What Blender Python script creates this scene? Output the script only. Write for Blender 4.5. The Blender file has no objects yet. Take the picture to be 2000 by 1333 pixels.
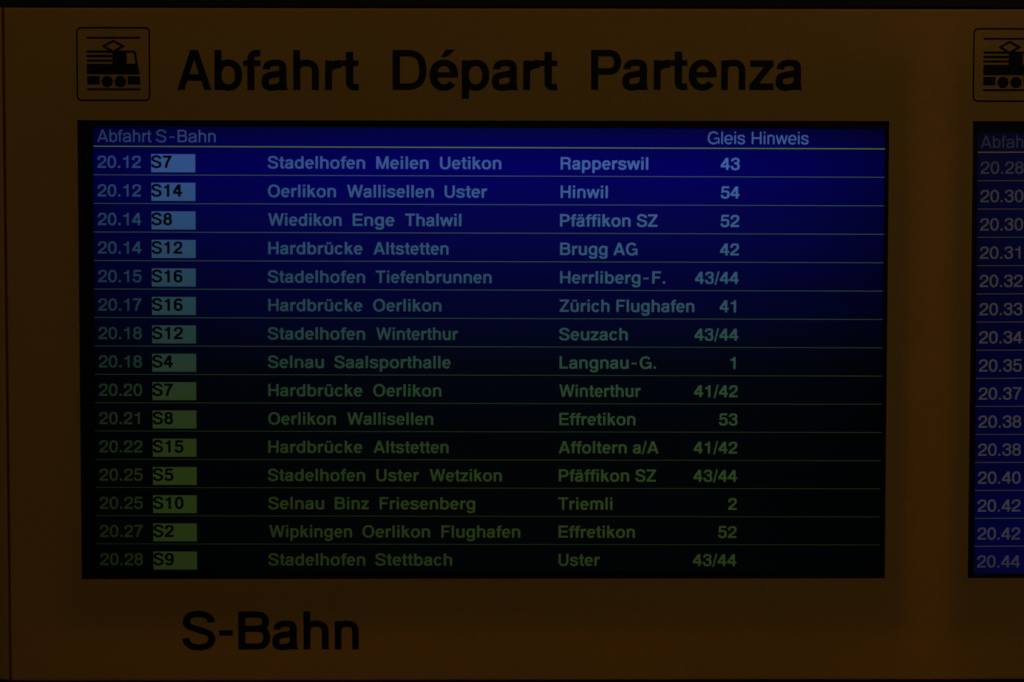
import bpy, math
import numpy as np

scene = bpy.context.scene
C = scene.collection

# ------------------------------------------------------------------ camera
cam_data = bpy.data.cameras.new('camera')
cam_data.lens = 85.0
cam_data.sensor_width = 36.0
cam_data.clip_start = 0.05
cam_data.clip_end = 100.0
cam = bpy.data.objects.new('camera', cam_data)
cam.location = (0.0, -2.83881, 0.17679)
cam.rotation_euler = (math.radians(86.66778), math.radians(-0.04239), math.radians(-0.6777))
C.objects.link(cam)
scene.camera = cam

# ------------------------------------------------------------------ world, exposure
world = bpy.data.worlds.new('World')
scene.world = world
world.use_nodes = True
world.node_tree.nodes['Background'].inputs['Color'].default_value = (1.0, 0.86, 0.7, 1)
world.node_tree.nodes['Background'].inputs['Strength'].default_value = 0.0012
vs = scene.view_settings
scene.display_settings.display_device = 'sRGB'
vs.view_transform = 'Standard'
vs.look = 'None'
vs.exposure = 0.0
vs.gamma = 1.0
vs.use_curve_mapping = False
scene.cycles.use_denoising = True
scene.cycles.max_bounces = 6
scene.cycles.filter_width = 1.7


# ------------------------------------------------------------------ lamps of the hall and of the light box
def area(name, loc, rot, sx, sy, energy, col, spread=180):
    l = bpy.data.lights.new(name, 'AREA')
    l.shape = 'RECTANGLE'
    l.size = sx
    l.size_y = sy
    l.energy = energy
    l.color = col
    l.spread = math.radians(spread)
    o = bpy.data.objects.new(name, l)
    o.location = loc
    o.rotation_euler = rot
    C.objects.link(o)
    return o


WARM = (1.0, 0.80, 0.56)
# hall ceiling lights, well above and in front of the board
area('hall_lamp', (1.3, -3.2, 3.0), (math.radians(46), 0, math.radians(18)), 2.0, 0.5, 15.6, WARM)
area('hall_lamp', (-1.8, -3.6, 2.2), (math.radians(58), 0, math.radians(-24)), 1.4, 0.5, 0.5, WARM)
# tubes inside the translucent box: strips round the monitors
TUBE = (1.0, 0.74, 0.42)
BACK = math.radians(90)
for (x, z, sx, sz, e) in ((-0.535, 0.0, 0.02, 0.74, 0.07), (0.527, 0.02, 0.025, 0.74, 0.70),
                          (-0.10, 0.385, 0.80, 0.035, 0.19), (0.42, 0.385, 0.55, 0.035, 0.07),
                          (-0.15, -0.372, 0.75, 0.035, 0.53), (0.45, -0.372, 0.5, 0.035, 0.27)):
    area('box_tube', (x, 0.075, z), (BACK, 0, 0), sx, sz, e, TUBE)


# ------------------------------------------------------------------ materials
def s2l(c):
    c = c / 255.0
    return c / 12.92 if c <= 0.04045 else ((c + 0.055) / 1.055) ** 2.4


def new_mat(name):
    m = bpy.data.materials.new(name)
    m.use_nodes = True
    return m, m.node_tree.nodes, m.node_tree.links, m.node_tree.nodes['Principled BSDF']


def simple(name, col, rough=0.5, spec=0.5, metal=0.0, bump=0.0, bscale=400):
    m, n, l, b = new_mat(name)
    b.inputs['Base Color'].default_value = (*col, 1)
    b.inputs['Roughness'].default_value = rough
    b.inputs['Specular IOR Level'].default_value = spec
    b.inputs['Metallic'].default_value = metal
    tc = n.new('ShaderNodeTexCoord')
    nz = n.new('ShaderNodeTexNoise')
    nz.inputs['Scale'].default_value = bscale
    nz.inputs['Detail'].default_value = 3
    l.new(tc.outputs['Object'], nz.inputs['Vector'])
    mr = n.new('ShaderNodeMapRange')
    mr.inputs['To Min'].default_value = max(0.02, rough - 0.12)
    mr.inputs['To Max'].default_value = min(1.0, rough + 0.12)
    l.new(nz.outputs['Fac'], mr.inputs['Value'])
    l.new(mr.outputs['Result'], b.inputs['Roughness'])
    if bump:
        bp = n.new('ShaderNodeBump')
        bp.inputs['Strength'].default_value = bump
        bp.inputs['Distance'].default_value = 0.0005
        l.new(nz.outputs['Fac'], bp.inputs['Height'])
        l.new(bp.outputs['Normal'], b.inputs['Normal'])
    return m


def amber_mat():
    """translucent yellow-orange acrylic sheet with a fine satin grain"""
    m, n, l, b = new_mat('amber_acrylic')
    tc = n.new('ShaderNodeTexCoord')
    big = n.new('ShaderNodeTexNoise')
    big.inputs['Scale'].default_value = 7.0
    big.inputs['Detail'].default_value = 4
    l.new(tc.outputs['Object'], big.inputs['Vector'])
    fine = n.new('ShaderNodeTexNoise')
    fine.inputs['Scale'].default_value = 420.0
    fine.inputs['Detail'].default_value = 2
    l.new(tc.outputs['Object'], fine.inputs['Vector'])
    r1 = n.new('ShaderNodeValToRGB')
    r1.color_ramp.elements[0].position = 0.3
    r1.color_ramp.elements[0].color = (0.60, 0.335, 0.060, 1)
    r1.color_ramp.elements[1].position = 0.7
    r1.color_ramp.elements[1].color = (0.64, 0.35, 0.060, 1)
    l.new(big.outputs['Fac'], r1.inputs['Fac'])
    r2 = n.new('ShaderNodeMix')          # faint colour grain of the satin sheet, different in each channel
    r2.data_type = 'RGBA'
    r2.blend_type = 'MIX'
    r2.inputs['Factor'].default_value = 0.55
    r2.inputs['A'].default_value = (0.78, 0.78, 0.78, 1)
    l.new(fine.outputs['Color'], r2.inputs['B'])
    gain = n.new('ShaderNodeMix')
    gain.data_type = 'RGBA'
    gain.blend_type = 'MULTIPLY'
    gain.inputs['Factor'].default_value = 1
    gain.inputs['B'].default_value = (1.52, 1.52, 1.52, 1)
    l.new(r2.outputs['Result'], gain.inputs['A'])
    mx = n.new('ShaderNodeMix')
    mx.data_type = 'RGBA'
    mx.blend_type = 'MULTIPLY'
    mx.inputs['Factor'].default_value = 1
    l.new(r1.outputs['Color'], mx.inputs['A'])
    l.new(gain.outputs['Result'], mx.inputs['B'])
    l.new(mx.outputs['Result'], b.inputs['Base Color'])
    b.inputs['Roughness'].default_value = 0.55
    b.inputs['Specular IOR Level'].default_value = 0.25
    tr = n.new('ShaderNodeBsdfTranslucent')
    tr.inputs['Color'].default_value = (0.80, 0.26, 0.010, 1)
    ms = n.new('ShaderNodeMixShader')
    ms.inputs['Fac'].default_value = 0.35
    l.new(b.outputs['BSDF'], ms.inputs[1])
    l.new(tr.outputs['BSDF'], ms.inputs[2])
    l.new(ms.outputs['Shader'], n['Material Output'].inputs['Surface'])
    return m


def screen_mat(name, stops, xstops, grain):
    """plasma picture: phosphor colour by the height of the scan (0 = top line, 1 = bottom line)"""
    m, n, l, b = new_mat(name)
    b.inputs['Base Color'].default_value = (0.002, 0.002, 0.002, 1)
    b.inputs['Roughness'].default_value = 0.3
    b.inputs['Specular IOR Level'].default_value = 0.2
    tc = n.new('ShaderNodeTexCoord')
    sp = n.new('ShaderNodeSeparateXYZ')
    l.new(tc.outputs['Object'], sp.inputs[0])

    def rng(sock, a, bb):
        r = n.new('ShaderNodeMapRange')
        r.inputs['From Min'].default_value = a
        r.inputs['From Max'].default_value = bb
        l.new(sp.outputs[sock], r.inputs['Value'])
        return r.outputs['Result']

    def ramp(st, conv):
        r = n.new('ShaderNodeValToRGB')
        e = r.color_ramp.elements
        while len(e) < len(st):
            e.new(0.5)
        for el, (p, c) in zip(e, st):
            el.position = p
            el.color = (*[conv(v) for v in c], 1)
        return r

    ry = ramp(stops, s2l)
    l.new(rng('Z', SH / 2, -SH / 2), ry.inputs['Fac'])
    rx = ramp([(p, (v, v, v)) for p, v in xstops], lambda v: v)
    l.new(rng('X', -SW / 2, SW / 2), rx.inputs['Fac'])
    mx = n.new('ShaderNodeMix')
    mx.data_type = 'RGBA'
    mx.blend_type = 'MULTIPLY'
    mx.inputs['Factor'].default_value = 1
    l.new(ry.outputs['Color'], mx.inputs['A'])
    l.new(rx.outputs['Color'], mx.inputs['B'])
    nz = n.new('ShaderNodeTexNoise')
    nz.inputs['Scale'].default_value = 700.0
    nz.inputs['Detail'].default_value = 1
    l.new(tc.outputs['Object'], nz.inputs['Vector'])
    mr = n.new('ShaderNodeMapRange')
    mr.inputs['From Min'].default_value = 0.2
    mr.inputs['From Max'].default_value = 0.8
    mr.inputs['To Min'].default_value = 1 - grain
    mr.inputs['To Max'].default_value = 1 + grain
    l.new(nz.outputs['Fac'], mr.inputs['Value'])
    l.new(mx.outputs['Result'], b.inputs['Emission Color'])
    l.new(mr.outputs['Result'], b.inputs['Emission Strength'])
    return m


SW, SH = 0.9302, 0.5232          # picture area of a monitor

M_AMBER = amber_mat()
M_VINYL = simple('black_vinyl', (0.003, 0.003, 0.0035), 0.6, 0.2)
M_BEZEL = simple('black_bezel', (0.004, 0.004, 0.0045), 0.55, 0.2, bump=0.1)
M_CASE = simple('dark_casing', (0.03, 0.03, 0.032), 0.6)
M_RAIL = simple('black_rail', (0.006, 0.007, 0.009), 0.5, 0.3, bump=0.15)
M_WALL = simple('dark_wall', (0.01, 0.01, 0.011), 0.8, bump=0.3, bscale=60)


# ------------------------------------------------------------------ object helpers
def link(name, mesh, mat=None, parent=None):
    o = bpy.data.objects.new(name, mesh)
    C.objects.link(o)
    if mat:
        mesh.materials.append(mat)
    if parent:
        o.parent = parent
    return o


def thing(name, loc, label, cat, group=None):
    o = bpy.data.objects.new(name, None)
    o.empty_display_size = 0.1
    C.objects.link(o)
    o.location = loc
    o['label'] = label
    o['category'] = cat
    if group:
        o['group'] = group
    return o


def mesh_from(name, verts, faces):
    me = bpy.data.meshes.new(name)
    me.from_pydata(verts, [], faces)
    me.update()
    return me


def box_geo(x0, x1, y0, y1, z0, z1, skip=()):
    v = [(x0, y0, z0), (x1, y0, z0), (x1, y1, z0), (x0, y1, z0), (x0, y0, z1), (x1, y0, z1), (x1, y1, z1), (x0, y1, z1)]
    f = {'bottom': (0, 3, 2, 1), 'top': (4, 5, 6, 7), 'front': (0, 1, 5, 4), 'right': (1, 2, 6, 5), 'back': (2, 3, 7, 6), 'left': (3, 0, 4, 7)}
    return v, [q for k, q in f.items() if k not in skip]


def join_geo(*geos):
    V, F = [], []
    for v, f in geos:
        k = len(V)
        V += v
        F += [tuple(i + k for i in q) for q in f]
    return V, F


# ------------------------------------------------------------------ lettering: a grotesque alphabet drawn as strokes
class Glyph:
    def __init__(self, wx, wy):
        self.wx, self.wy, self.ops = wx, wy, []

    def poly(self, *pts, cut=False):
        self.ops.append((-1 if cut else 1, np.array(pts, float)))

    def rect(self, x0, y0, x1, y1, cut=False):
        self.poly((x0, y0), (x1, y0), (x1, y1), (x0, y1), cut=cut)

    def stroke(self, pts, closed=False, wx=None, wy=None):
        wx, wy = wx or self.wx, wy or self.wy
        p = np.array(pts, float)
        if closed:
            t = np.roll(p, -1, 0) - np.roll(p, 1, 0)
        else:
            t = np.gradient(p, axis=0)
        t /= np.maximum(np.linalg.norm(t, axis=1), 1e-9)[:, None]
        nn = np.stack([-t[:, 1], t[:, 0]], 1)
        h = 0.5 * np.sqrt((wx * nn[:, 0]) ** 2 + (wy * nn[:, 1]) ** 2)
        a, b = p + nn * h[:, None], p - nn * h[:, None]
        n = len(p)
        for i in range(n if closed else n - 1):
            j = (i + 1) % n
            self.ops.append((1, np.array([a[i], a[j], b[j], b[i]])))

    def bez(self, start, *segs, **kw):
        pts = [np.array(start, float)]
        for c1, c2, p3 in segs:
            p0, c1, c2, p3 = pts[-1], np.array(c1, float), np.array(c2, float), np.array(p3, float)
            for k in range(1, 13):
                u = k / 12
                pts.append((1 - u) ** 3 * p0 + 3 * u * (1 - u) ** 2 * c1 + 3 * u * u * (1 - u) * c2 + u ** 3 * p3)
        self.stroke(pts, **kw)

    def arc(self, x0, y0, x1, y1, a0=0, a1=360, n=2.25, wy=None):
        w2 = wy or self.wy
        cx, cy = (x0 + x1) / 2, (y0 + y1) / 2
        rx, ry = (x1 - x0 - self.wx) / 2, (y1 - y0 - w2) / 2
        full = abs(a1 - a0) >= 360
        k = 56 if full else max(8, int(abs(a1 - a0) / 6))
        a = np.radians(np.linspace(a0, a1, k, endpoint=not full))
        c, s = np.cos(a), np.sin(a)
        self.stroke(np.stack([cx + rx * np.sign(c) * abs(c) ** (2 / n), cy + ry * np.sign(s) * abs(s) ** (2 / n)], 1), closed=full, wy=w2)

    def bounds(self):
        q = np.concatenate([o[1] for o in self.ops if o[0] > 0])
        return q.min(0), q.max(0)


ADV_B = dict(A=722, B=722, D=722, E=667, F=611, G=778, H=722, L=611, M=833, O=778, P=667, R=722, S=667, T=611, U=722, W=944, Z=611,
             a=556, b=611, c=556, d=611, e=556, f=333, g=611, h=611, i=278, k=556, l=278, m=889, n=611, o=611, p=611, r=389,
             s=556, t=333, u=611, w=778, z=500)
ADV_R = dict(A=667, B=667, D=722, E=667, F=611, G=778, H=722, S=667, a=556, b=556, e=556, f=278, h=556, i=222, l=222, n=556,
             r=333, s=500, t=278, w=722)


def draw(ch, bold=True, wx=134, wy=108, digit=580, foot=True):
    """outline pieces of one letter; capital height 718, x-height 532"""
    adv = (ADV_B if bold else ADV_R)
    base = {'ä': 'a', 'ü': 'u', 'é': 'e'}.get(ch, ch)
    W = adv.get(base, digit if ch.isdigit() else {'.': 278, '/': 310, '-': 556, ' ': 278}.get(ch, 556))
    g = Glyph(wx, wy)
    l = 66 if bold else 72
    r = W - l
    XH, CH = 532, 718
    if base == 'A':
        c, s, ap = W / 2, wx * 1.08, wx * 1.18
        x0, x1 = 14, W - 14
        g.poly((x0, 0), (x0 + s, 0), (c - ap / 2 + s, CH), (c - ap / 2, CH))
        g.poly((x1 - s, 0), (x1, 0), (c + ap / 2, CH), (c + ap / 2 - s, CH))
        zb = 165
        k = (zb + wy / 2) / CH
        xa = x0 + s / 2 + k * (c - ap / 2 - x0)
        g.rect(xa, zb, W - xa, zb + wy)
    elif base == 'B':
        l += 4
        g.rect(l, 0, l + wx, CH)
        g.arc(l + 60, 334, r + 14 - 18, CH, -90, 90, n=2.6)
        g.arc(l + 60, 0, r + 24 - 8, 334 + wy, -90, 90, n=2.6)
        for z in (0, 334, CH - wy):
            g.rect(l, z, (l + 60 + r + 14) / 2, z + wy)
    elif base == 'D':
        g.rect(l, 0, l + wx, CH)
        rr = W - 36
        g.arc(l - 90, 0, rr, CH, -90, 90, n=2.5)
        for z in (0, CH - wy):
            g.rect(l, z, (l - 90 + rr) / 2 + 2, z + wy)
    elif base in 'EFL':
        g.rect(l + 8, 0, l + 8 + wx, CH)
        if base in 'EL':
            g.rect(l + 8, 0, W - 42, wy)
        if base in 'EF':
            g.rect(l + 8, CH - wy, W - 46 + (14 if base == 'F' else 0), CH)
            g.rect(l + 8, 318, W - 66 - (20 if base == 'F' else 0), 318 + wy)
    elif base == 'G':
        g.arc(42, -16, W - 62, 734, 38, 322, n=2.2)
        g.rect(W * 0.53, 282, W - 52, 282 + wy)
        g.rect(W - 52 - wx * 0.85, 0, W - 52, 330)
    elif base == 'H':
        g.rect(l, 0, l + wx, CH)
        g.rect(r - wx, 0, r, CH)
        g.rect(l, 318, r, 318 + wy)
    elif base == 'M':
        g.rect(l, 0, l + wx, CH)
        g.rect(r - wx, 0, r, CH)
        c = W / 2
        g.poly((l, CH), (l + wx * 1.25, CH), (c + wx * .42, 0), (c - wx * .42, 0))
        g.poly((r, CH), (r - wx * 1.25, CH), (c - wx * .42, 0), (c + wx * .42, 0))
    elif base == 'O':
        g.arc(42, -16, W - 42, 734, n=2.2)
    elif base in 'PR':
        g.rect(l + 2, 0, l + 2 + wx, CH)
        rr = W - 38 if base == 'P' else W - 66
        zb = 270 if base == 'P' else 296
        g.arc(l + 60, zb, rr, CH, -90, 90, n=2.5)
        for z in (zb, CH - wy):
            g.rect(l + 2, z, (l + 60 + rr) / 2 + 2, z + wy)
        if base == 'R':
            x = W - 66 - wx * .62
            g.bez((W * .5, zb + wy * .5), ((W * .66, zb + wy * .5), (x, 320), (x, 215)), ((x, 120), (x + 4, 60), (x + 34, 0)))
    elif base in 'Ss':
        L, R_, B, T = (34 + wx / 2, W - 34 - wx / 2, -16 + wy / 2, 734 - wy / 2) if base == 'S' else (30 + wx / 2, W - 32 - wx / 2, -14 + wy / 2, 546 - wy / 2)
        h = T - B
        c = (L + R_) / 2
        w = R_ - L
        y = lambda k: B + k * h
        g.bez((R_ - .02 * w, y(.745)), ((R_ - .03 * w, y(.90)), (c + .24 * w, T), (c - .01 * w, T)),
              ((c - .32 * w, T), (L + .02 * w, y(.91)), (L + .02 * w, y(.745))),
              ((L + .02 * w, y(.585)), (c - .12 * w, y(.56)), (c + .02 * w, y(.515))),
              ((c + .26 * w, y(.45)), (R_, y(.43)), (R_, y(.245))),
              ((R_, y(.08)), (c + .26 * w, B), (c, B)),
              ((c - .32 * w, B), (L, y(.10)), (L - .01 * w, y(.275))))
    elif base == 'T':
        g.rect((W - wx) / 2, 0, (W + wx) / 2, CH)
        g.rect(18, CH - wy, W - 18, CH)
    elif base == 'U':
        g.rect(l, 260, l + wx, CH)
        g.rect(r - wx, 260, r, CH)
        g.arc(l, -16, r, 540, 180, 360, n=2.3)
    elif base in 'Ww':
        H = CH if base == 'W' else XH
        s = wx * (.98 if base == 'W' else .96)
        x0, x1, c = 8, W - 8, W / 2
        m0, m1 = W * .272, W * .728
        for a, b in ((x0 + s / 2, m0), (c, m0), (c, m1), (x1 - s / 2, m1)):
            g.poly((a - s / 2, H), (a + s / 2, H), (b + s * .5, 0), (b - s * .5, 0))
    elif base in 'Zz':
        H = CH if base == 'Z' else XH
        x0, x1 = 26, W - 26
        g.rect(x0 + 8, H - wy, x1, H)
        g.rect(x0, 0, x1, wy)
        s = wx * 1.18
        g.poly((x0, wy * .75), (x0 + s, wy * .75), (x1, H - wy * .75), (x1 - s, H - wy * .75))
    elif base == 'a':
        q = W - 70
        T = 546
        g.bez((48 + wx / 2, 372), ((48 + wx / 2, 455), (W * .33, T - wy / 2), (W * .475, T - wy / 2)),
              ((W * .68, T - wy / 2), (q - wx / 2, 478), (q - wx / 2, 385)), ((q - wx / 2, 300), (q - wx / 2, 180), (q - wx / 2, 95)))
        g.rect(q - wx, 0 if foot else 0, q, 380)
        g.bez((q - wx / 2 - 10, 322), ((W * .60, 268), (W * .36, 290), (W * .20, 232)), ((28 + wx / 2, 200), (28 + wx / 2, 165), (28 + wx / 2, 148)),
              ((28 + wx / 2, 72), (W * .24, -14 + wy / 2), (W * .36, -14 + wy / 2)), ((W * .60, -14 + wy / 2), (q - wx / 2, 88), (q - wx / 2, 185)))
        if foot:
            g.poly((q - wx * .92, 0), (W - 20, 0), (W - 20, 22), (q + 4, 62), (q, 130), (q - wx * .5, 130))
        else:
            g.poly((q - wx * .95, 0), (q + 22, 0), (q + 6, 60), (q, 130), (q - wx * .5, 130))
    elif base in 'bdpg':
        if base in 'bp':
            x0, x1 = l - 4, W - 40
            g.rect(l - 4, 0 if base == 'b' else -207, l - 4 + wx, CH if base == 'b' else XH)
        else:
            x0, x1 = 40, r + 4
            g.rect(r + 4 - wx, 0 if base == 'd' else -20, r + 4, CH if base == 'd' else XH)
        g.arc(x0, -14 if base != 'g' else -2, x1, 546, n=2.25)
        if base == 'g':
            L, R_, B = 58 + wx / 2, r + 4 - wx / 2, -218 + wy / 2
            g.bez((R_, 40), ((R_, -40), (R_, -40), (R_, -50)), ((R_, -135), (W * .64, B), (W * .47, B)), ((W * .28, B), (L + 6, -130), (L + 2, -52)))
    elif base == 'c':
        g.arc(36, -14, W - 26, 546, 32, 328, n=2.2)
    elif base == 'e':
        g.arc(34, -14, W - 32, 546, 0, 322, n=2.2)
        g.rect(60, 222, W - 34, 222 + wy * .82)
    elif base == 'f':
        x = W * .27
        xe = W + 2
        g.rect(x, 0, x + wx, 560)
        g.bez((x + wx / 2, 540), ((x + wx / 2, 640), (x + wx * .75, CH - wy * .5), (xe - 36, CH - wy * .5)), ((xe - 25, CH - wy * .5), (xe - 12, CH - wy * .5), (xe, CH - wy * .5)))
        g.rect(12, XH - wy * .86, xe - 2, XH)
    elif base in 'hnm':
        g.rect(l - 2, 0, l - 2 + wx, CH if base == 'h' else XH)
        if base == 'm':
            c = W / 2
            for x0, x1 in ((l - 2, c + wx / 2), (c - wx / 2, r + 2)):
                g.arc(x0, 120, x1, 546, 0, 180, n=2.5)
                g.rect(x1 - wx, 0, x1, 336)
        else:
            g.arc(l - 2, 110, r + 2, 546, 0, 180, n=2.4)
            g.rect(r + 2 - wx, 0, r + 2, 330)
    elif base == 'u':
        g.rect(r + 2 - wx, 0, r + 2, XH)
        g.arc(l - 2, -14, r + 2, 422, 180, 360, n=2.4)
        g.rect(l - 2, 202, l - 2 + wx, XH)
    elif base in 'il':
        x = (W - wx) / 2
        if base == 'l':
            g.rect(x, 0, x + wx, CH)
        else:
            g.rect(x, 0, x + wx, XH)
            g.rect(x, CH - wy * 1.02, x + wx, CH)
    elif base == 'k':
        g.rect(l - 2, 0, l - 2 + wx, CH)
        s = wx * 1.22
        g.poly((l + wx * .6, 190), (l + wx * .6, 345), (W - 32 - s, XH), (W - 32, XH))
        g.poly((W * .46 - s / 2, 330), (W * .46 + s * .40, 385), (W - 6, 0), (W - 6 - s, 0))
    elif base == 'o':
        g.arc(36, -14, W - 36, 546, n=2.2)
    elif base == 'r':
        g.rect(l - 2, 0, l - 2 + wx, XH)
        g.bez((l - 2 + wx / 2, 300), ((l - 2 + wx / 2, 430), (W * .62, 542 - wy * .62), (W - 14, 542 - wy * .62)), wy=wy * 1.25)
    elif base == 't':
        x = W * .27
        xe = W - 16
        g.rect(x, 120, x + wx, 688)
        g.bez((x + wx / 2, 160), ((x + wx / 2, 60), (x + wx * .8, -4 + wy / 2), (xe - 50, -4 + wy / 2)), ((xe - 30, -4 + wy / 2), (xe - 12, -2 + wy / 2), (xe, -1 + wy / 2)))
        g.rect(10, XH - wy * .86, xe, XH)
    elif ch == '.':
        g.rect(72, 0, 72 + wx * 1.04, wx * 1.0)
    elif ch == '-':
        g.rect(112, 262, 420, 262 + wy * .86)
    elif ch == '/':
        g.poly((12, -55), (12 + wx * .66, -55), (298, 742), (298 - wx * .66, 742))
    elif ch.isdigit():
        l, r, B, T = 34, W - 34, -12 + wy / 2, 712 - wy / 2
        L, R_, c = l + wx / 2, r - wx / 2, W / 2
        if ch == '0':
            g.arc(l, -12, r, 712, n=2.25)
        elif ch == '1':
            x = W * .70
            g.rect(x - wx, 0, x, 712)
            g.poly((W * .16, 490), (W * .16, 490 + wy * .8), (x - wx * 1.35, 490 + wy * .95), (x - wx * 1.05, 640), (x - wx * .8, 712), (x - 10, 712), (x - 10, 490))
        elif ch == '2':
            g.bez((L, 452), ((L, 600), (c - 110, T), (c + 4, T)), ((c + 140, T), (R_, 620), (R_, 505)), ((R_, 380), (c + 70, 312), (c - 30, 240)),
                  ((c - 120, 175), (L + 14, 140), (L + 2, wy * .5)))
            g.rect(l, 0, r, wy)
        elif ch == '3':
            g.bez((L + 4, 505), ((L + 8, 640), (c - 90, T), (c - 4, T)), ((c + 120, T), (R_ - 14, 625), (R_ - 14, 535)), ((R_ - 14, 430), (c + 90, 388), (c - 60, 388)))
            g.bez((c - 60, 388), ((c + 110, 388), (R_, 335), (R_, 208)), ((R_, 80), (c + 120, B), (c, B)), ((c - 130, B), (L, 85), (L - 2, 228)))
        elif ch == '4':
            x = W * .80
            z = 158
            g.rect(x - wx, 0, x, 712)
            g.rect(l - 14, z, r + 6, z + wy)
            g.poly((l - 14, z + wy * .5), (l - 14, z + wy * 1.15), (x - wx * 1.15, 712), (x - wx * .1, 712), (x - wx * .1, 590), (l + wx * .86, z + wy * .9))
        elif ch == '5':
            g.rect(92, 712 - wy, r - 22, 712)
            g.poly((92, 712), (58, 330), (58 + wx * .88, 330), (92 + wx * .78, 712))
            g.bez((62 + wx * .35, 348), ((140, 420), (c - 60, 470 - wy * .5), (c + 12, 470 - wy * .5)), ((c + 150, 470 - wy * .5), (R_, 370), (R_, 234)),
                  ((R_, 80), (c + 110, B), (c, B)), ((c - 130, B), (L, 75), (L - 2, 200)))
        elif ch in '69':
            n0 = len(g.ops)
            g.arc(l, -12, r, 462, n=2.2)
            g.bez((R_ - 8, 540), ((R_ - 30, 650), (c + 80, T), (c + 16, T)), ((c - 150, T), (L, 560), (L, 345)), ((L, 300), (L, 260), (L, 215)))
            if ch == '9':
                g.ops = [(s, np.array([W, 700]) - p) for s, p in g.ops]
        elif ch == '7':
            g.rect(l, 712 - wy, r, 712)
            g.bez((r - wx * .52, 712 - wy * .6), ((c + 90, 500), (c - 50, 330), (c - 82, 0)))
        elif ch == '8':
            g.arc(l + 22, 330, r - 22, 712, n=2.15)
            g.arc(l, -12, r, 330 + wy, n=2.15)
    if ch in 'äü':
        c = W / 2 - (14 if ch == 'ä' else 0)
        d = wx * .86
        for x in (c - 18 - d, c + 18):
            g.rect(x, CH - wy, x + d, CH)
    if ch == 'é':
        g.poly((W * .40, 588), (W * .58, 588), (W * .86, CH + 8), (W * .56, CH + 8))
    return g, W


def raster(ops, cell):
    """fill the pieces on a fine grid and merge equal runs into rectangles -> list of (x0, z0, x1, z1)"""
    allp = np.concatenate([p for s, p in ops])
    lo = allp.min(0) - cell
    hi = allp.max(0) + cell
    nx, nz = np.ceil((hi - lo) / cell).astype(int) + 1
    img = np.zeros((nz, nx), bool)
    for s, p in ops:
        a = np.maximum(np.floor((p.min(0) - lo) / cell).astype(int) - 1, 0)
        b = np.minimum(np.ceil((p.max(0) - lo) / cell).astype(int) + 1, [nx, nz])
        X = lo[0] + (np.arange(a[0], b[0]) + .5) * cell
        Z = lo[1] + (np.arange(a[1], b[1]) + .5) * cell
        X, Z = np.meshgrid(X, Z)
        ins = np.zeros(X.shape, bool)
        for (x0, z0), (x1, z1) in zip(p, np.roll(p, -1, 0)):
            if z0 == z1:
                continue
            ins ^= ((z0 > Z) != (z1 > Z)) & (X < (x1 - x0) * (Z - z0) / (z1 - z0) + x0)
        sub = img[a[1]:b[1], a[0]:b[0]]
        sub[...] = (sub | ins) if s > 0 else (sub & ~ins)
    out, live = [], {}
    for k in range(nz + 1):
        now = set()
        if k < nz:
            d = np.flatnonzero(np.diff(np.r_[0, img[k].astype(np.int8), 0]))
            now = set(zip(d[0::2].tolist(), d[1::2].tolist()))
        for run in list(live):
            if run not in now:
                out.append((lo[0] + run[0] * cell, lo[1] + live.pop(run) * cell, lo[0] + run[1] * cell, lo[1] + k * cell))
        for run in now:
            live.setdefault(run, k)
    return out


def quads_mesh(name, rects, y):
    V, F = [], []
    for x0, z0, x1, z1 in rects:
        k = len(V)
        V += [(x0, y, z0), (x1, y, z0), (x1, y, z1), (x0, y, z1)]
        F.append((k, k + 1, k + 2, k + 3))
    return mesh_from(name, V, F)


_cache = {}


def text_rects(s, x, z, em, key, cell=22.0, tab=None, **kw):
    """rectangles of a line of text starting at x on base line z (metres)"""
    out = []
    k = em / 1000.0
    pen = 0.0
    for ch in s:
        if (ch, key) not in _cache:
            gl, W = draw(ch, **kw)
            _cache[(ch, key)] = (raster(gl.ops, cell) if gl.ops else [], W)
        rs, W = _cache[(ch, key)]
        out += [(x + (pen + a) * k, z + b * k, x + (pen + c) * k, z + d * k) for a, b, c, d in rs]
        pen += W
    return out, pen * k


def text_between(s, u0, u1, z, em, key, **kw):
    """a printed word stretched to start at u0 and end at u1 (metres)"""
    rs, _ = text_rects(s, 0.0, z, em, key, **kw)
    lo, hi = min(r[0] for r in rs), max(r[2] for r in rs)
    f = (u1 - u0) / (hi - lo)
    return [(u0 + (a - lo) * f, b, u0 + (c - lo) * f, d) for a, b, c, d in rs]


def fitted_word(name, chars, zbase, em, parent, y=-0.0004, **kw):
    """a vinyl word: every letter between its own left and right edge (mm)"""
    rects = []
    for ch, xl, xr in chars:
        gl, W = draw(ch, **kw)
        lo, hi = gl.bounds()
        f = (xr - xl) / (hi[0] - lo[0])
        k = em / 1000.0
        ops = [(s, np.stack([(xl + (p[:, 0] - lo[0]) * f) / 1000.0, zbase / 1000.0 + p[:, 1] * k], 1)) for s, p in gl.ops]
        if ch == 'p':      # short descender of the sign lettering
            for s, p in ops:
                p[:, 1] = np.maximum(p[:, 1], zbase / 1000.0 - 0.0103)
        rects += raster(ops, 0.00017)
    # letters may touch, so cut the overlaps away
    return link(name, quads_mesh(name, rects, y), M_VINYL, parent)


# ------------------------------------------------------------------ setting
def plain_box(name, mat, parent, *b):
    v, f = box_geo(*b)
    return link(name, mesh_from(name, v, f), mat, parent)


wall = plain_box('wall', M_WALL, None, -4, 4, 0.26, 0.36, -2.5, 3)
wall['kind'] = 'structure'

rail = plain_box('mounting_rail', M_RAIL, None, -2.0, 2.0, 0.004, 0.25, 0.4012, 0.47)
rail['label'] = 'black metal rail running along the top edge of the amber boards'
rail['category'] = 'rail'
bv = rail.modifiers.new('bevel', 'BEVEL')
bv.width = 0.002
bv.segments = 2


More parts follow.
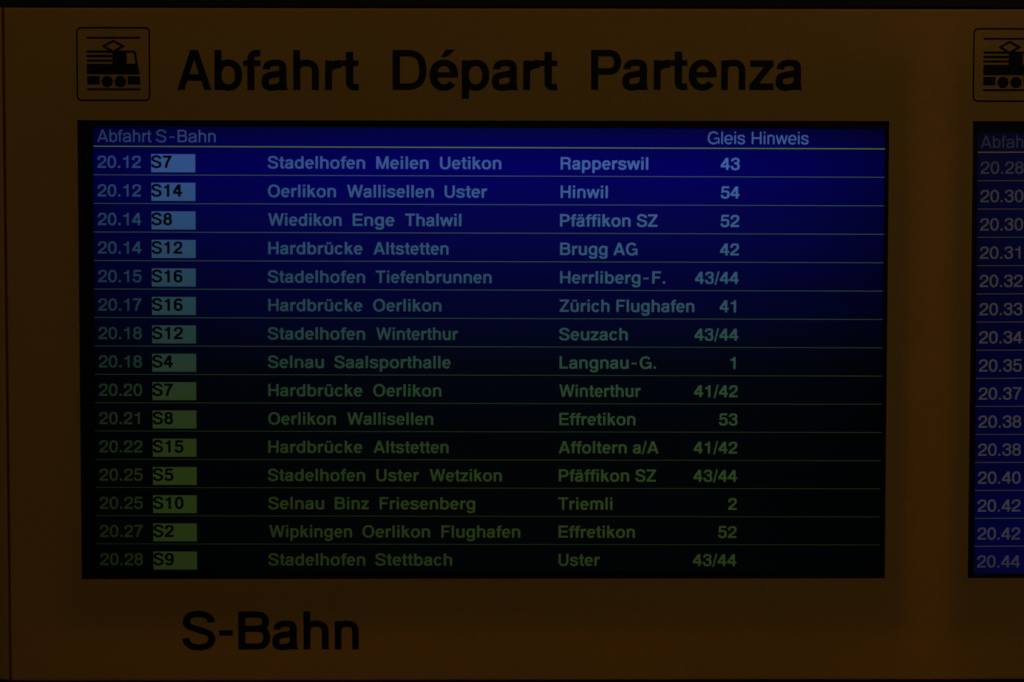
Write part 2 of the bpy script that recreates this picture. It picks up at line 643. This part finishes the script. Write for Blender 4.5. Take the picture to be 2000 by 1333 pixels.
# ------------------------------------------------------------------ amber boards
def board_panel(name, x0, x1, z0, z1, holes, parent, depth=0.045, rad=0.0026):
    """folded acrylic front: sheet with rectangular openings, rounded outer edge and returns"""
    V, F = [], []
    xs = sorted({x0 + rad, x1 - rad, *[h[0] for h in holes], *[h[1] for h in holes]})
    zs = sorted({z0 + rad, z1 - rad, *[h[2] for h in holes], *[h[3] for h in holes]})

    def quad(a, b, c, d):
        k = len(V)
        V.extend((a, b, c, d))
        F.append((k, k + 1, k + 2, k + 3))
    for xa, xb in zip(xs, xs[1:]):
        for za, zb in zip(zs, zs[1:]):
            cx, cz = (xa + xb) / 2, (za + zb) / 2
            if any(h[0] < cx < h[1] and h[2] < cz < h[3] for h in holes):
                continue
            quad((xa, 0, za), (xb, 0, za), (xb, 0, zb), (xa, 0, zb))
    for a, b, c, d in holes:      # returns into the openings
        e = 0.0022
        quad((a, 0, c), (b, 0, c), (b, e, c), (a, e, c))
        quad((a, 0, d), (a, e, d), (b, e, d), (b, 0, d))
        quad((a, 0, c), (a, e, c), (a, e, d), (a, 0, d))
        quad((b, 0, c), (b, 0, d), (b, e, d), (b, e, c))
    ring = []
    steps = 5
    for i in range(steps + 1):
        t = math.pi / 2 * i / steps
        o = rad * math.sin(t) - rad
        ring.append((o, rad - rad * math.cos(t)))
    ring.append((0.0, depth))
    loops = [[(x0 - o, y, z0 - o), (x1 + o, y, z0 - o), (x1 + o, y, z1 + o), (x0 - o, y, z1 + o)] for o, y in ring]
    for A, B in zip(loops, loops[1:]):
        for i in range(4):
            j = (i + 1) % 4
            quad(B[i], B[j], A[j], A[i])
    o = link(name, mesh_from(name, V, F), M_AMBER, parent)
    return o


BZ0, BZ1 = -0.3920, 0.4003
HOLES = [(-0.47423, 0.47577, -0.2706, 0.26979), (0.57421, 1.5242, -0.2704, 0.26979)]
board = thing('departure_board', (0, 0, 0), 'amber yellow departure board with black heading letters and train symbols round two monitors', 'departure board')
panel = board_panel('panel', -0.5589, 1.64, BZ0, BZ1, HOLES, board)
v, f = box_geo(-0.555, 1.636, 0.046, 0.13, BZ0 + 0.004, BZ1 - 0.004, skip=('front',))
link('casing', mesh_from('casing', v, f), M_CASE, board)

side = thing('notice_board', (0, 0, 0), 'narrow strip of a neighbouring amber board left of the dark seam', 'notice board')
board_panel('panel', -1.30, -0.5613, BZ0 + 0.001, BZ1 + 0.0006, [], side)
v, f = box_geo(-1.296, -0.566, 0.046, 0.13, BZ0 + 0.004, BZ1 - 0.004, skip=('front',))
link('casing', mesh_from('casing', v, f), M_CASE, side)

EMH = 46.4 / 718
HW = dict(wx=133, wy=116, foot=False)
fitted_word('heading_word', [('A', -357.2, -317.2), ('b', -313.7, -281.4), ('f', -280.3, -260.0), ('a', -258.8, -228.3), ('h', -221.8, -191.9), ('r', -184.7, -165.75), ('t', -165.5, -145.3)], 305.2, EMH, board, **HW)
fitted_word('heading_word', [('D', -105.9, -66.4), ('é', -62.8, -29.3), ('p', -25.2, 7.1), ('a', 10.1, 40.6), ('r', 46.6, 65.9), ('t', 66.2, 86.7)], 305.5, EMH, board, **HW)
fitted_word('heading_word', [('P', 126.0, 161.0), ('a', 162.5, 192.7), ('r', 199.3, 218.4), ('t', 218.7, 238.9), ('e', 240.1, 273.1), ('n', 278.2, 306.6), ('z', 311.4, 339.6), ('a', 342.0, 373.2)], 306.0, EMH, board, **HW)
fitted_word('line_heading', [('S', -356.0, -316.7), ('-', -312.5, -296.2), ('B', -289.7, -252.2), ('a', -249.6, -219.1), ('h', -212.7, -183.0), ('n', -175.7, -147.3)], -354.1, 45.4 / 718, board, **HW)


def rounded(x0, z0, x1, z1, r):
    pts = []
    for cx, cz, a in ((x1 - r, z1 - r, 0), (x0 + r, z1 - r, 90), (x0 + r, z0 + r, 180), (x1 - r, z0 + r, 270)):
        for i in range(9):
            t = math.radians(a + i * 90 / 8)
            pts.append((cx + r * math.cos(t), cz + r * math.sin(t)))
    return pts


def train_pictogram(px, pz):
    """square train symbol, drawn on a 145 unit square (x right, z up from its lower left corner)"""
    k = 0.0861 / 145.5
    g = Glyph(1, 1)
    g.poly(*rounded(0, 0, 145.5, 145.5, 10))
    g.poly(*rounded(3.2, 3.2, 142.3, 142.3, 7), cut=True)
    top = 198.1
    P = lambda x, y: (x / 5.882 - 148.8, top - y / 5.882)
    Q = lambda x0, y0, x1, y1, cut=False: g.poly(P(x0, y0), P(x1, y0), P(x1, y1), P(x0, y1), cut=cut)
    Q(997, 424, 1614, 446)
    Q(1000, 1018, 1616, 1041)
    g.poly(P(1168, 532), P(1304, 456), P(1442, 532), P(1304, 612))
    g.poly(P(1216, 532), P(1304, 485), P(1386, 532), P(1304, 582), cut=True)
    for y0, y1 in ((580, 608), (632, 660), (683, 711)):
        Q(997, y0, 1300, y1)
    Q(997, 736, 1500, 856)
    Q(1292, 580, 1470, 760)
    g.poly(P(1450, 580), P(1525, 580), P(1552, 588), P(1567, 612), P(1606, 856), P(1450, 856))
    g.poly(P(1458, 605), P(1520, 605), P(1538, 610), P(1545, 626), P(1558, 735), P(1458, 735), cut=True)
    Q(1000, 878, 1143, 973)
    g.poly(P(1468, 878), P(1608, 878), P(1615, 973), P(1468, 973))
    for cx in (1230, 1382):
        g.poly(*[P(cx + 66 * math.cos(t), 940 + 66 * math.sin(t)) for t in np.linspace(0, 2 * math.pi, 40, endpoint=False)])
    ops = [(s, p * k + np.array([px, pz])) for s, p in g.ops]
    return link('train_pictogram', quads_mesh('train_pictogram', raster(ops, 0.00017), -0.0004), M_VINYL, board)


train_pictogram(-0.4744, 0.29205)
train_pictogram(0.5732, 0.29240)

# ------------------------------------------------------------------ monitors
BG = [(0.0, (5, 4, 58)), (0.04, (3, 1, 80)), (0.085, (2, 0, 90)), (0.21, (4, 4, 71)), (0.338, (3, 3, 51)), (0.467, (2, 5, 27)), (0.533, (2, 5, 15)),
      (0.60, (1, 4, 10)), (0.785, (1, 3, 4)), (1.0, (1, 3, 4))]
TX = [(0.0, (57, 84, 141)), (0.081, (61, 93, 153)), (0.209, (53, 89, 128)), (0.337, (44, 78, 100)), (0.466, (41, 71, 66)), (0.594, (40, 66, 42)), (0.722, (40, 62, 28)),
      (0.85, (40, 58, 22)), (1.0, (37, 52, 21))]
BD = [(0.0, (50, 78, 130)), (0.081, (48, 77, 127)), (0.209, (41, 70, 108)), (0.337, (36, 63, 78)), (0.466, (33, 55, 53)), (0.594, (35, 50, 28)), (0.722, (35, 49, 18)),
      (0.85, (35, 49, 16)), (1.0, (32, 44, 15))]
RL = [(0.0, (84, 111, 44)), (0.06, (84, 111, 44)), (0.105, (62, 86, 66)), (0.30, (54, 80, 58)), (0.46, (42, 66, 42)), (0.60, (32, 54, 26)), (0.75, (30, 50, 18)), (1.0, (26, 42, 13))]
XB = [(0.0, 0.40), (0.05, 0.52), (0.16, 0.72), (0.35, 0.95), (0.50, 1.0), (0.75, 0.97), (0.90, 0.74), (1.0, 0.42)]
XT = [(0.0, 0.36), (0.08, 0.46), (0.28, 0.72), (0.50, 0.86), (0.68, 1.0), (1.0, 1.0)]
XD = [(0.0, 1.0), (1.0, 1.0)]
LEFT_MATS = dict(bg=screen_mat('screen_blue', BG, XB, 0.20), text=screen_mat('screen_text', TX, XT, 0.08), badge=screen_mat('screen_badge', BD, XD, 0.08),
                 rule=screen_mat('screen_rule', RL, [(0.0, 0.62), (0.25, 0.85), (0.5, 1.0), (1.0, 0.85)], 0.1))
BG2 = [(0.0, (6, 6, 28)), (0.1, (4, 5, 34)), (0.35, (2, 4, 32)), (0.55, (1, 3, 40)), (0.75, (1, 3, 44)), (0.9, (2, 4, 52)), (1.0, (3, 5, 46))]
TX2 = [(0.0, (32, 31, 40)), (0.05, (32, 31, 38)), (0.12, (50, 45, 46)), (0.3, (53, 48, 48)), (0.6, (55, 51, 53)), (0.85, (53, 51, 57)), (1.0, (44, 43, 53))]
RL2 = [(0.0, (72, 56, 24)), (0.06, (72, 56, 24)), (0.12, (58, 48, 28)), (0.6, (58, 50, 40)), (1.0, (62, 52, 40))]
FLAT = [(0.0, 1.0), (1.0, 1.0)]
RIGHT_MATS = dict(bg=screen_mat('screen_blue_dim', BG2, [(0.0, 0.75), (0.1, 1.0), (1.0, 1.0)], 0.25), text=screen_mat('screen_text_dim', TX2, FLAT, 0.1),
                  badge=screen_mat('screen_badge_dim', TX2, FLAT, 0.1), rule=screen_mat('screen_rule_dim', RL2, FLAT, 0.1))

EM = 0.01995
MED = dict(wx=122, wy=100)
BADGE = dict(wx=152, wy=124)


def row_mesh(name, parts, y, mat, parent):
    rects = []
    for p in parts:
        rects += p
    return link(name, quads_mesh(name, rects, y), mat, parent)


def monitor(loc, tilt, label, mats, rows, heads, clock, clock_u, pitch=33.55):
    root = thing('monitor', loc, label, 'monitor', 'departure monitors')
    root.rotation_euler = (0, tilt, 0)
    # bezel: a black frame round the picture, set behind the opening of the board
    a, b = SW / 2, SH / 2
    ox, oz = a + 0.022, b + 0.016
    geo = join_geo(box_geo(-ox, -a, -0.0092, 0.0162, -oz, oz), box_geo(a, ox, -0.0092, 0.0162, -oz, oz),
                   box_geo(-a, a, -0.0092, 0.0162, b, oz), box_geo(-a, a, -0.0092, 0.0162, -oz, -b))
    link('bezel', mesh_from('bezel', *geo), M_BEZEL, root)
    v, f = box_geo(-a - 0.034, a + 0.034, 0.0165, 0.044, -b - 0.076, b + 0.080)
    link('back_cover', mesh_from('back_cover', v, f), M_CASE, root)
    v, f = box_geo(-a, a, 0.0, 0.016, -b, b)
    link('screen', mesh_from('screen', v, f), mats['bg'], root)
    U = lambda u: u / 1000.0 - a
    Z = lambda w: b - w / 1000.0
    for txt, u0, u1 in heads:
        rs = text_between(txt, U(u0), U(u1), Z(17.9), EM, 'head', bold=False, wx=90, wy=78)
        row_mesh('screen_heading', [rs], -0.0003, mats['text'], root)
    e = 0.0005
    link('screen_rule', quads_mesh('screen_rule', [(-a, Z(23.0) - e, a, Z(23.0) + e)], -0.0003), mats['rule'], root)
    for i, (tm, line, route, dest, plat) in enumerate(rows):
        zr = 56.4 + pitch * i
        zb = Z(zr - 8.1)
        rs, _ = text_rects(tm, 0.0, zb, EM * 1.02, 'time%d' % clock['wx'], digit=582, **clock)
        rs = [(U(clock_u) + q[0] * 0.985, q[1], U(clock_u) + q[2] * 0.985, q[3]) for q in rs]
        row_mesh('departure_time', [rs], -0.0003, mats['text'], root)
        if line:
            bd = link('line_badge', quads_mesh('line_badge', [(U(67.7), Z(zr - 3.2), U(119.2), Z(zr - 24.4))], -0.0003), mats['badge'], root)
            rs, _ = text_rects(line, U(66.9), zb, EM * 1.03, 'badge', digit=582, **BADGE)
            row_mesh('line_number', [rs], -0.0006, M_SCREENBLACK, bd)
        if route:
            rs = [text_between(w, U(u0), U(u1), zb, EM, 'bold') for w, u0, u1 in route]
            row_mesh('route_text', rs, -0.0003, mats['text'], root)
        if dest:
            rs = text_between(dest[0], U(dest[1]), U(dest[2]), zb, EM, 'bold')
            row_mesh('destination_text', [rs], -0.0003, mats['text'], root)
        if plat:
            _, w = text_rects(plat, 0, 0, EM, 'plat', digit=582)
            rs, _ = text_rects(plat, U(760.0) - w, zb, EM, 'plat', digit=582)
            row_mesh('platform_number', [rs], -0.0003, mats['text'], root)
        if i < len(rows) - 1:
            e = 0.00031
            link('screen_rule', quads_mesh('screen_rule', [(-a, Z(zr) - e, a, Z(zr) + e)], -0.0003), mats['rule'], root)
    return root


M_SCREENBLACK = simple('screen_black', (0.001, 0.001, 0.001), 0.5, 0.05)

ROWS = [
    ('20.12', 'S7', [('Stadelhofen', 204.3, 318.5), ('Meilen', 331.7, 393.1), ('Uetikon', 406.6, 478.6)], ('Rapperswil', 548.5, 651.5), '43'),
    ('20.12', 'S14', [('Oerlikon', 204.5, 284.2), ('Wallisellen', 297.4, 399.2), ('Uster', 412.1, 461.8)], ('Hinwil', 548.6, 604.1), '54'),
    ('20.14', 'S8', [('Wiedikon', 204.7, 290.8), ('Enge', 304.0, 352.8), ('Thalwil', 365.8, 431.7)], ('Pfäffikon SZ', 548.1, 662.8), '52'),
    ('20.14', 'S12', [('Hardbrücke', 204.6, 315.2), ('Altstetten', 328.4, 416.7)], ('Brugg AG', 548.3, 639.5), '42'),
    ('20.15', 'S16', [('Stadelhofen', 203.9, 318.5), ('Tiefenbrunnen', 331.1, 467.5)], ('Herrliberg-F.', 548.4, 672.3), '43/44'),
    ('20.17', 'S16', [('Hardbrücke', 204.5, 315.1), ('Oerlikon', 328.1, 408.4)], ('Zürich Flughafen', 548.0, 707.1), '41'),
    ('20.18', 'S12', [('Stadelhofen', 203.8, 318.4), ('Winterthur', 331.7, 427.8)], ('Seuzach', 547.5, 628.6), '43/44'),
    ('20.18', 'S4', [('Selnau', 203.7, 269.8), ('Saalsporthalle', 282.2, 419.4)], ('Langnau-G.', 548.2, 662.1), '1'),
    ('20.20', 'S7', [('Hardbrücke', 204.2, 315.1), ('Oerlikon', 328.1, 408.5)], ('Winterthur', 548.1, 644.1), '41/42'),
    ('20.21', 'S8', [('Oerlikon', 204.1, 283.9), ('Wallisellen', 297.5, 398.9)], ('Effretikon', 548.2, 638.3), '53'),
    ('20.22', 'S15', [('Hardbrücke', 204.0, 315.0), ('Altstetten', 328.4, 417.1)], ('Affoltern a/A', 547.5, 665.8), '41/42'),
    ('20.25', 'S5', [('Stadelhofen', 203.3, 318.4), ('Uster', 331.7, 382.0), ('Wetzikon', 395.0, 480.2)], ('Pfäffikon SZ', 547.9, 663.0), '43/44'),
    ('20.25', 'S10', [('Selnau', 203.8, 269.9), ('Binz', 282.6, 322.6), ('Friesenberg', 335.6, 448.8)], ('Triemli', 547.4, 611.6), '2'),
    ('20.27', 'S2', [('Wipkingen', 204.9, 302.9), ('Oerlikon', 315.3, 395.4), ('Flughafen', 408.8, 502.3)], ('Effretikon', 547.9, 638.5), '52'),
    ('20.28', 'S9', [('Stadelhofen', 203.6, 318.6), ('Stettbach', 330.5, 421.6)], ('Uster', 548.0, 596.7), '43/44'),
]
monitor((0.00705, 0.012, 0.0), 0.0024, 'large monitor listing S-Bahn trains from 20.12, bright blue above fading to black below', LEFT_MATS, ROWS,
        [('Abfahrt', 4.6, 68.2), ('S', 73.5, 85.3), ('-', 89.2, 95.2), ('Bahn', 98.8, 143.2), ('Gleis', 721.6, 765.2), ('Hinweis', 773.4, 840.1)], MED, 3.9)
TIMES = ['20.28', '20.30', '20.30', '20.31', '20.32', '20.33', '20.34', '20.35', '20.37', '20.38', '20.38', '20.40', '20.42', '20.42', '20.44']
monitor((0.5817 + SW / 2, 0.012, -0.0035), -0.0032, 'dim dark blue monitor cut off by the photo edge, times from 20.28 down', RIGHT_MATS,
        [(t, None, None, None, None) for t in TIMES], [('Abfahrt', 5.2, 68.8)], dict(wx=112, wy=92), 4.6, pitch=33.39)
